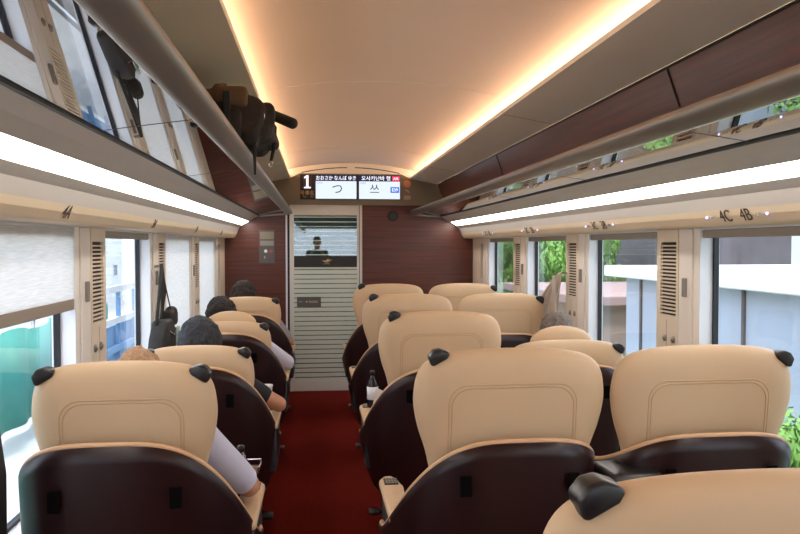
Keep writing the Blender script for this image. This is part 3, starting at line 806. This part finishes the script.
# the photographer, standing in the aisle just behind the camera (shows as a reflection in the door glass)
def photographer():
    r = thing('person', (0, -.22, 0), 'person standing in the aisle, only faintly reflected in the door glass', 'person')
    m = MB(); hc = Vector((0, 0, 1.56))
    def legs(m, g):
        for s in (-1, 1): m.capsule((s*.09, 0, .88), .085+g, (s*.10, 0, .47), .058+g); m.capsule((s*.10, 0, .47), .055+g, (s*.10, -.01, .09), .04+g)
    def torso(m, g):
        m.capsule((-.07, 0, .90), .10+g, (.07, 0, .90), .10+g); m.capsule((0, 0, .95), .125+g, (0, 0, 1.24), .125+g); m.capsule((-.155, 0, 1.34), .055+g, (.155, 0, 1.34), .055+g); m.capsule((-.06, 0, 1.2), .10+g, (.06, 0, 1.2), .10+g)
    legs(m, 0); torso(m, 0); m.capsule((0, 0, 1.32), .058, hc, .055); m.ell(hc, (.075, .093, .115)); m.ell(hc+Vector((0, .095, -.01)), (.012, .016, .02))
    for s in (-1, 1):
        m.ell(hc+Vector((s*.078, 0, 0)), (.01, .02, .03)); m.capsule((s*.10, 0, .06), .035, (s*.10, .15, .035), .03)
        e = Vector((s*.22, .0, 1.12)); w = Vector((s*.12, .10, 1.33)); m.capsule((s*.17, 0, 1.33), .048, e, .04); m.capsule(e, .04, w, .027)
        d = (w-e).normalized(); side = Vector((0, 1, 0)); palm = w+d*.06; m.capsule(w, .026, palm, .024)
        for q, ln in zip((-1.5, -.5, .5, 1.5), (.055, .068, .07, .06)): m.capsule(palm+side*.014*q, .0085, palm+side*.014*q+d*ln*.6+Vector((-s*.02, 0, 0)), .0075, 8)
        m.capsule(w+d*.02, .012, w+d*.05+Vector((-s*.035, .02, 0)), .009, 8)
    m.build('body', M['skin'], r, True, remesh=.008)
    m = MB(); torso(m, .014)
    for s in (-1, 1): m.capsule((s*.17, 0, 1.33), .06, (s*.21, .0, 1.17), .052)
    m.build('shirt', blk_s, r, True, remesh=.01)
    m = MB(); legs(m, .014); m.build('trousers', mat('trousers_dark', (38, 40, 48), .85), r, True, remesh=.01)
    MB().ell(hc+Vector((0, -.018, .03)), (.084, .096, .105)).build('hair', hair_mat('photographer_hair', (28, 24, 22)), r, True)
photographer()

# ------------------------------------------------------------ small things
cm = mat('cup_white', (232, 232, 236), .5)
cup = thing('paper_cup', (L_X+.258, AY+P+.545, .645), 'white paper cup held by the person in black sleeves', 'cup')
cup.location = (-.272, 3.93, .640)
MB().lathe([(.024, 0), (.033, .10), (.035, .102), (.035, .106), (.031, .106), (.022, .006)], n=24).build('cup_body', cm, cup, True)
# tray with bottle at the nearest single seat
tr = thing('metal_tray', (-.262, 2.76, .603), 'small silver-rimmed tray on the armrest of the single seat, under a bottle', 'tray')
MB().box(-.060, .045, -.050, .050, .044, .050, .002).box(-.02, .0, -.01, .01, 0, .045).build('tray_base', mat('tray_brown', (110, 62, 50), .4), tr)
MB().tube([(-.060, -.050, .07), (.045, -.050, .07), (.050, 0, .07), (.045, .050, .07), (-.060, .050, .07), (-.065, 0, .07)], .0035, 8, True).build('tray_rim', M['chrome'], tr, True)
m = MB()
for x, y in ((-.060, -.050), (.045, -.050), (.045, .050), (-.060, .050)): m.tube([(x, y, .046), (x, y, .07)], .003, 6)
m.build('rim_post', M['chrome'], tr)
bt = thing('bottle', (-.285, 2.75, .654), 'clear bottle with black cap standing on the silver-rimmed tray', 'bottle')
MB().lathe([(.024, 0), (.026, .006), (.026, .035), (.018, .055), (.011, .064), (.011, .07)], n=20).build('bottle_body', sheet_glass('clear_plastic', (.8, .8, .78), .15), bt, True)
MB().lathe([(.014, .068), (.014, .088), (.011, .090)], n=20).build('cap', M['black'], bt, True)
# bottle and folded paper at the second aisle seat armrest
bt = thing('bottle', (.300, 3.98, .602), 'slim dark bottle with white label standing on an aisle seat armrest', 'bottle')
MB().lathe([(.028, 0), (.030, .008), (.030, .12), (.024, .14), (.011, .165), (.011, .18)], n=20).build('bottle_body', mat('dark_drink', (40, 30, 34), .15), bt, True)
MB().lathe([(.0308, .045), (.0308, .115)], n=20).build('label_wrap', cm, bt, True)
MB().lathe([(.014, .178), (.014, .20), (.011, .202)], n=20).build('cap', M['black'], bt, True)
pp = MB()
pp.poly_prism([(-.03, 0), (.02, 0), (.028, .10), (-.012, .12)], 'y', -.004, .004, .001, 1)
o = pp.build('folded_paper', cm); o.location = (.325, 3.93, .60); tag(o, 'white folded paper leaning against the slim dark bottle', 'paper')
# black bag on the rack
bg = thing('black_bag', (-.37, 2.92, 1.852), 'black travel bag with brown flap lying on the glass luggage rack', 'bag')
m = MB(); m.box(-.19, .17, -.22, .20, 0.0, .20, .05, 4); m.box(.06, .205, -.16, .14, .03, .16, .03, 3)
bmesh.ops.subdivide_edges(m.bm, edges=m.bm.edges, cuts=2, use_grid_fill=True)
for v in m.bm.verts:
    p = v.co*11; k = .030; v.co += Vector((noise.noise(p), noise.noise(p+Vector((5, 0, 0))), noise.noise(p+Vector((0, 5, 0)))*.8))*k
    if v.co.z < .004: v.co.z = .004
m.build('bag_body', M['bagblk'], bg, True, remesh=.007, smooth_it=1)
m = MB(); m.box(-.18, .02, -.215, .10, .170, .205, .012, 3); m.box(.0, .12, -.225, -.05, .14, .215, .012, 2); m.capsule((.01, -.20, .21), .014, (.03, -.12, .235), .010)
m.build('brown_flap', M['bagbrn'], bg, True, remesh=.007, smooth_it=2)
MB().capsule((.14, .02, .175), .020, (.275, -.02, .115), .022).build('rolled_handle', M['bagblk'], bg, True)
MB().tube([(.16+.018*math.cos(a), -.172, .115+.018*math.sin(a)) for a in [2*math.pi*i/16 for i in range(16)]], .0035, 6, True).build('metal_ring', M['chrome'], bg, True)
MB().tube([(.17, .04, .15), (.205, .0, .10), (.203, -.01, .02), (.192, -.01, -.03)], [.010, .010, .008, .006], 8).build('strap', M['bagblk'], bg, True)
MB().tube([(.192+.008*math.cos(a), -.01, -.042+.012*math.sin(a)) for a in [2*math.pi*i/12 for i in range(12)]], .0022, 6, True).build('strap_clip', M['chrome'], bg, True)
MB().tube([(.10, -.14, .06), (.135, -.16, .02), (.141, -.16, -.03), (.141, -.15, -.10)], [.010, .009, .007, .004], 8).build('strap', M['bagblk'], bg, True)
MB().box(-.10, -.07, -.226, -.214, .10, .15, .003).build('buckle', M['bagbrn'], bg)

m = MB(); m.box(-.10, .10, -.245, -.20, .02, .13, .018, 3)
m.build('front_pocket', M['bagblk'], bg, True)
for x in (-.06, .05): MB().box(x-.012, x+.012, -.25, -.215, .0, .19, .003).build('compression_strap', M['dark'], bg)
# shoulder bag hanging by the second window
xw = C-W
bg = thing('shoulder_bag', (xw+.05, 4.30, 1.37), 'black shoulder bag hanging by its straps between the second and third windows', 'bag')
MB().capsule((-.035, .0, 0), .007, (.0, .0, .004), .008).build('hook', M['switch'], bg, True)
for pts in ([(0, 0, .01), (.01, -.10, -.12), (.02, -.24, -.315)], [(0, 0, .01), (.012, -.05, -.13), (.02, -.08, -.305)], [(0, .0, .01), (.014, .02, -.14), (.02, -.13, -.30)]):
    MB().tube(pts, .009, 8).build('strap', M['bagblk'], bg, True)
m = MB(); m.poly_prism([(-.30, -.37), (-.22, -.29), (-.08, -.29), (.0, -.35), (.01, -.47), (-.02, -.51), (-.32, -.51), (-.36, -.47)], 'x', -.01, .08, .018, 3)
m.build('bag_body', M['bagblk'], bg, True)
MB().tube([(.082, -.20, -.35), (.09, -.12, -.38), (.082, -.03, -.35)], .004, 6).build('buckle_band', M['chrome'], bg, True)
MB().poly_prism([(-.02, -.35), (.08, -.35), (.08, -.49), (-.02, -.49)], 'x', .07, .086, .004, 2).build('pale_pocket', mat('pocket_pale', (176, 190, 180), .6), bg)
MB().poly_prism([(.02, -.37), (.05, -.38), (.03, -.46), (.01, -.45)], 'x', .084, .090).build('green_patch', mat('green_patch', (70, 150, 120), .6), bg)
bg = thing('camera_pouch', (xw+.05, 4.42, 1.12), 'small black pouch on a thin strap hanging beside the black shoulder bag', 'pouch')
MB().tube([(0, -.10, .24), (.012, -.04, .10), (.02, .04, -.02)], .004, 6).build('strap', M['bagblk'], bg, True)
m = MB(); m.box(-.02, .05, -.03, .12, -.11, -.01, .025, 4); m.ell((.02, .05, -.02), (.035, .05, .03)); m.build('pouch_body', M['bagblk'], bg, True, remesh=.006)

jk = thing('hanging_jacket', (C-W+.02, 2.025, 1.06), 'black jacket edge hanging beside the blind at the single-seat window by the viewer', 'jacket')
m = MB(); m.poly_prism([(0, 0), (.05, -.02), (.085, -.20), (.10, -.60), (-.18, -.62), (-.16, -.10)], 'x', .005, .06, .018, 3); m.build('jacket_body', M['bagblk'], jk, True)
m = MB(); m.capsule((-.02, 0, .01), .006, (.02, 0, .01), .006); m.build('hanger_loop', M['bagblk'], jk, True)
# taupe coat hanging on the paired side
xw = C+W
ct = thing('hanging_coat', (xw-.03, 4.60, 1.315), 'taupe coat hanging from a hook and spreading over the window ledge', 'coat')
MB().capsule((.02, 0, -.005), .007, (-.01, 0, 0), .008).build('hook', M['switch'], ct, True)
vs = []; fs = []; nu, nv = 40, 26
for j in range(nv+1):
    v = j/nv
    for i in range(nu+1):
        u = i/nu; wdt = .03+.60*v**.85; yy = -.06*v+(u*wdt)-.01; zz = -.42*v-.02*math.sin(u*9)*v
        xx = -.02-.028*(math.sin(u*21+v*2)*.5+.5)*min(1, v*2.5)-.03*v-.02*u*v; vs.append((xx, yy, zz))
for j in range(nv):
    for i in range(nu): a = j*(nu+1)+i; fs.append((a, a+1, a+nu+2, a+nu+1))
co = pydata('coat_cloth', vs, fs, M['coat'], ct, True); sd = co.modifiers.new('t', 'SOLIDIFY'); sd.thickness = .012; sd.offset = 0
MB().poly_prism([(-.02, -.02), (.02, -.02), (.05, -.38), (-.05, -.40)], 'x', -.075, -.058, .006, 2).build('sleeve', M['coat'], ct, True)

# ------------------------------------------------------------ outside
GZ = -1.15
gm = mat('pale_ground', (206, 204, 200), .9, var=.08, vscale=1.5)
struct(MB().box(-60, -2.2, -30, 120, GZ-.1, GZ).build('ground', gm))
struct(MB().box(2.8, 60, -30, 120, GZ-.1, GZ).build('ground', mat('grass_ground', (110, 130, 90), .95, var=.25, vscale=2)))
struct(MB().box(-2.2, 2.8, -30, 120, GZ-.25, GZ-.15).build('ground', mat('ballast', (120, 112, 104), .95, var=.3, vscale=30)))
fm = mat('teal_sheet', (84, 164, 146), .6, var=.12, vscale=2)
f = thing('fence', (-4.2, 5, GZ), 'teal sheeted construction fence running along the track outside the single-seat windows', 'fence')
vs = []; fs = []; n = 120
for i in range(n+1):
    y = -9+i*.16
    for z in (.1, 1.45+.04*math.sin(i*.7)): vs.append((.05*math.sin(i*1.1), y-0, z))
for i in range(n): a = 2*i; fs.append((a, a+2, a+3, a+1))
o = pydata('sheeting', vs, fs, fm, f, True); sd = o.modifiers.new('t', 'SOLIDIFY'); sd.thickness = .02
for i in range(8): MB().tube([(-.08, -9+i*2.6, 0), (-.08, -9+i*2.6, 1.55)], .025).build('post', M['rail'], f, True)
MB().tube([(-.06, -9, 1.53), (-.06, 10.2, 1.53)], .02).build('top_rail', M['cove'], f, True)

def window_rects(m, rects, y0, y1):
    for a, b, c, d in rects: m.box(a, b, y0, y1, c, d)
def building(name, loc, size, wallm, label, roof=None, facing=-1, rows=2, cols=5, over=.25, group=None):
    """box block; facing: side (x) the windows look to"""
    r = thing(name, loc, label, 'building', group); sx, sy, sz = size
    MB().box(-sx/2, sx/2, -sy/2, sy/2, 0, sz).build('wall', wallm, r)
    MB().box(-sx/2-over, sx/2+over, -sy/2-over, sy/2+over, sz, sz+.18, .02).build('roof', roof or M['white'], r)
    for i in range(cols):
        for j in range(rows):
            y = -sy/2+sy*(i+.5)/cols; z = sz*(j+.45)/max(1, rows)
            x = facing*sx/2
            w = MB().box(min(x, x+facing*.05), max(x, x+facing*.05), y-.35, y+.35, z-.3, z+.35).build('window', M['white'], r)
            MB().box(min(x, x+facing*.06), max(x, x+facing*.06), y-.3, y+.3, z-.25, z+.3).build('pane', mat('dark_pane', (90, 110, 130), .15), w)
    return r
bw = mat('pale_render', (216, 220, 222), .8, var=.04); bg1 = mat('grey_blue_render', (184, 192, 212), .8, var=.06, vscale=1)
bd1 = mat('dark_slate_wall', (98, 92, 96), .8, var=.15, vscale=3)
building('apartment_building', (-9.5, 12, GZ), (3, 14, 5.5), bw, 'pale low block standing beyond the teal fence', None, 1, 2, 6)
building('apartment_building', (-13, 32, GZ), (5, 18, 9), bw, 'tall pale block far down the track past the railings', None, 1, 3, 6)
# low flat-roofed house beside the track on the paired side
h = building('shed', (7.2, 7.0, GZ), (4.2, 9.2, 2.13), bg1, 'long grey-blue shed with wide white flat roof close outside the paired-seat windows', mat('white_roof', (236, 236, 236), .7), -1, 0, 0, .28)
MB().box(-2.45, -2.1, -3.4, -2.3, 1.15, 1.5, .02).build('wall_unit', M['white'], h)
for i in range(7): MB().box(-2.13, -2.1, -4.4+i*1.4, -4.35+i*1.4, 0, 2.13).build('wall_joint', bd1, h)
building('house', (11.6, 20.5, GZ), (4, 8, 4.4), bd1, 'dark slate-walled house behind the white-roofed shed', mat('brown_roof', (150, 120, 112), .8), -1, 0, 0)
building('house', (12.2, 10.5, GZ), (4, 8.5, 3.35), bw, 'white house with dark windows behind the shed', None, -1, 2, 5)
building('shed', (6.6, 16.0, GZ), (3.0, 5, 1.5), mat('brown_wall', (150, 130, 118), .85), 'low brown-walled shed with pinkish roof between the trees and the white-roofed shed', mat('pink_roof', (150, 126, 122), .8), -1, 0, 0)
# blue railing outside the second single-side window
rl = thing('railing', (-3.2, 13.2, GZ), 'pale blue railing beside the track outside the second single-seat window', 'railing')
bm_ = mat('blue_rail', (120, 160, 200), .6)
for i in range(7): MB().box(-.03, .03, -3+i*1.0, -2.94+i*1.0, 0, 2.0).build('post', bm_, rl)
for z in (.5, .95, 1.4, 1.9): MB().box(-.035, .035, -3.1, 3.1, z, z+.1).build('rail', M['white'] if z != .95 else bm_, rl)
MB().box(-.10, -.06, -3.1, 3.1, .1, 1.35).build('panel', bm_, rl)

leafm = [mat('leaf_green_%d' % i, c, .7, var=.3, vscale=1.5) for i, c in enumerate(((96, 150, 66), (70, 118, 58), (128, 172, 84), (50, 84, 48)))]
def crown_mesh(name, n, leaf, seed, m, flat=.8):
    rnd = random.Random(seed); vs = []; fs = []
    blobs = [(Vector((rnd.uniform(-.55, .55), rnd.uniform(-.55, .55), rnd.uniform(-.35, .5))), rnd.uniform(.3, .55)) for _ in range(9)]
    for i in range(n):
        c, r = rnd.choice(blobs)
        d = Vector((rnd.gauss(0, 1), rnd.gauss(0, 1), rnd.gauss(0, 1))).normalized(); p = c+d*r*rnd.uniform(.6, 1); p.z *= flat
        u = Vector((rnd.gauss(0, 1), rnd.gauss(0, 1), rnd.gauss(0, 1))).normalized(); w = u.cross(d).normalized() if u.cross(d).length > .01 else u.orthogonal()
        u = d.cross(w).normalized(); u = (u+d*rnd.uniform(-.6, .6)).normalized(); k = len(vs); s = leaf*rnd.uniform(.6, 1.3)
        vs += [p-u*s, p+w*s*.45, p+u*s, p-w*s*.45]; fs.append((k, k+1, k+2, k+3))
    me = bpy.data.meshes.new(name); me.from_pydata([tuple(v) for v in vs], [], fs); me.materials.append(m); return me
crowns = [crown_mesh('crown', 6500, .055, 3+i, leafm[i]) for i in range(4)]
def tree(x, y, h, rad, kind, label, grp='trees outside the paired-seat windows', trunk=True):
    r = thing('tree' if trunk else 'bush', (x, y, GZ), label, 'tree' if trunk else 'bush', grp)
    if trunk: MB().tube([(0, 0, 0), (.05, 0, h*.5), (0, .05, h*.8)], [.14, .10, .05], 8).build('trunk', mat('bark', (92, 74, 58), .9), r, True)
    o = bpy.data.objects.new('foliage', crowns[kind]); COL.objects.link(o); o.parent = r; o.location = (0, 0, h-rad*1.0 if trunk else h*.47); o.scale = (rad, rad, rad*1.55 if trunk else h*.62); o.rotation_euler.z = x*3+y
    return r
T = [(7.9, 21.0, 3.5, 1.35, 2, 'light green tree just past the brown-walled shed'), (9.9, 26.6, 4.0, 1.4, 0, 'full green tree behind the light green one'),
     (7.1, 24.8, 3.3, 1.15, 1, 'round dark-edged tree close to the track outside the third window'), (9.4, 30.2, 4.4, 1.9, 2, 'wide pale green tree outside the third window'),
     (6.7, 29.8, 3.2, 1.2, 0, 'slim leafy tree close to the track before the last window'), (7.5, 34.5, 3.9, 1.7, 0, 'leafy tree filling the last window'),
     (11.5, 36.0, 5.6, 2.3, 1, 'tall dark tree set back from the track'), (9.6, 41.0, 4.8, 2.0, 2, 'pale tree far along the track'), (6.0, 40.0, 3.4, 1.3, 3, 'dark evergreen low beside the track'),
     (7.6, 48, 6, 2.8, 1, 'farthest green tree along the track'), (13.4, 28.5, 5.4, 2.2, 1, 'tree standing behind the slate-walled house')]
for t in T: tree(*t)
Bs = [(3.75, 4.2, 1.75, .62, 2, 'bright green bush at the foot of the shed by the first window'), (3.7, 5.6, 1.5, .55, 2, 'yellow-green bush beyond the first bush by the shed'),
      (3.8, 9.2, 1.3, .6, 2, 'low bush showing at the bottom of the second window'), (5.4, 21.2, 1.7, .95, 3, 'dark rounded bush low by the track near the third window'), (5.2, 27, 1.9, 1.1, 3, 'dark bush low outside the last window')]
for b in Bs: tree(*b, grp='bushes outside the paired-seat windows', trunk=False)

# ------------------------------------------------------------ light
w = bpy.data.worlds.new('sky'); S.world = w; w.use_nodes = True; N = w.node_tree.nodes; L = w.node_tree.links
bgd = N['Background']; bgd.inputs['Color'].default_value = (.86, .93, 1.0, 1); bgd.inputs['Strength'].default_value = 2.4
sun = bpy.data.lights.new('sun', 'SUN'); sun.energy = 3.0; sun.angle = R(6); sun.color = (1, .96, .9)
so = bpy.data.objects.new('sun', sun); COL.objects.link(so); so.rotation_euler = (R(28), R(-14), R(0))

# ------------------------------------------------------------ camera
cd = bpy.data.cameras.new('camera'); cam = bpy.data.objects.new('camera', cd); COL.objects.link(cam)
cd.sensor_width = 36; cd.lens = 730/800*36; cd.clip_start = .02; cd.clip_end = 300
cam.location = (0, 0, 1.488); cam.rotation_euler = (R(90)-.029, 0, -.113)
S.camera = cam
S.view_settings.view_transform = 'Standard'; S.view_settings.look = 'None'; S.view_settings.exposure = 0.58; S.view_settings.gamma = 1
S.view_settings.use_curve_mapping = False
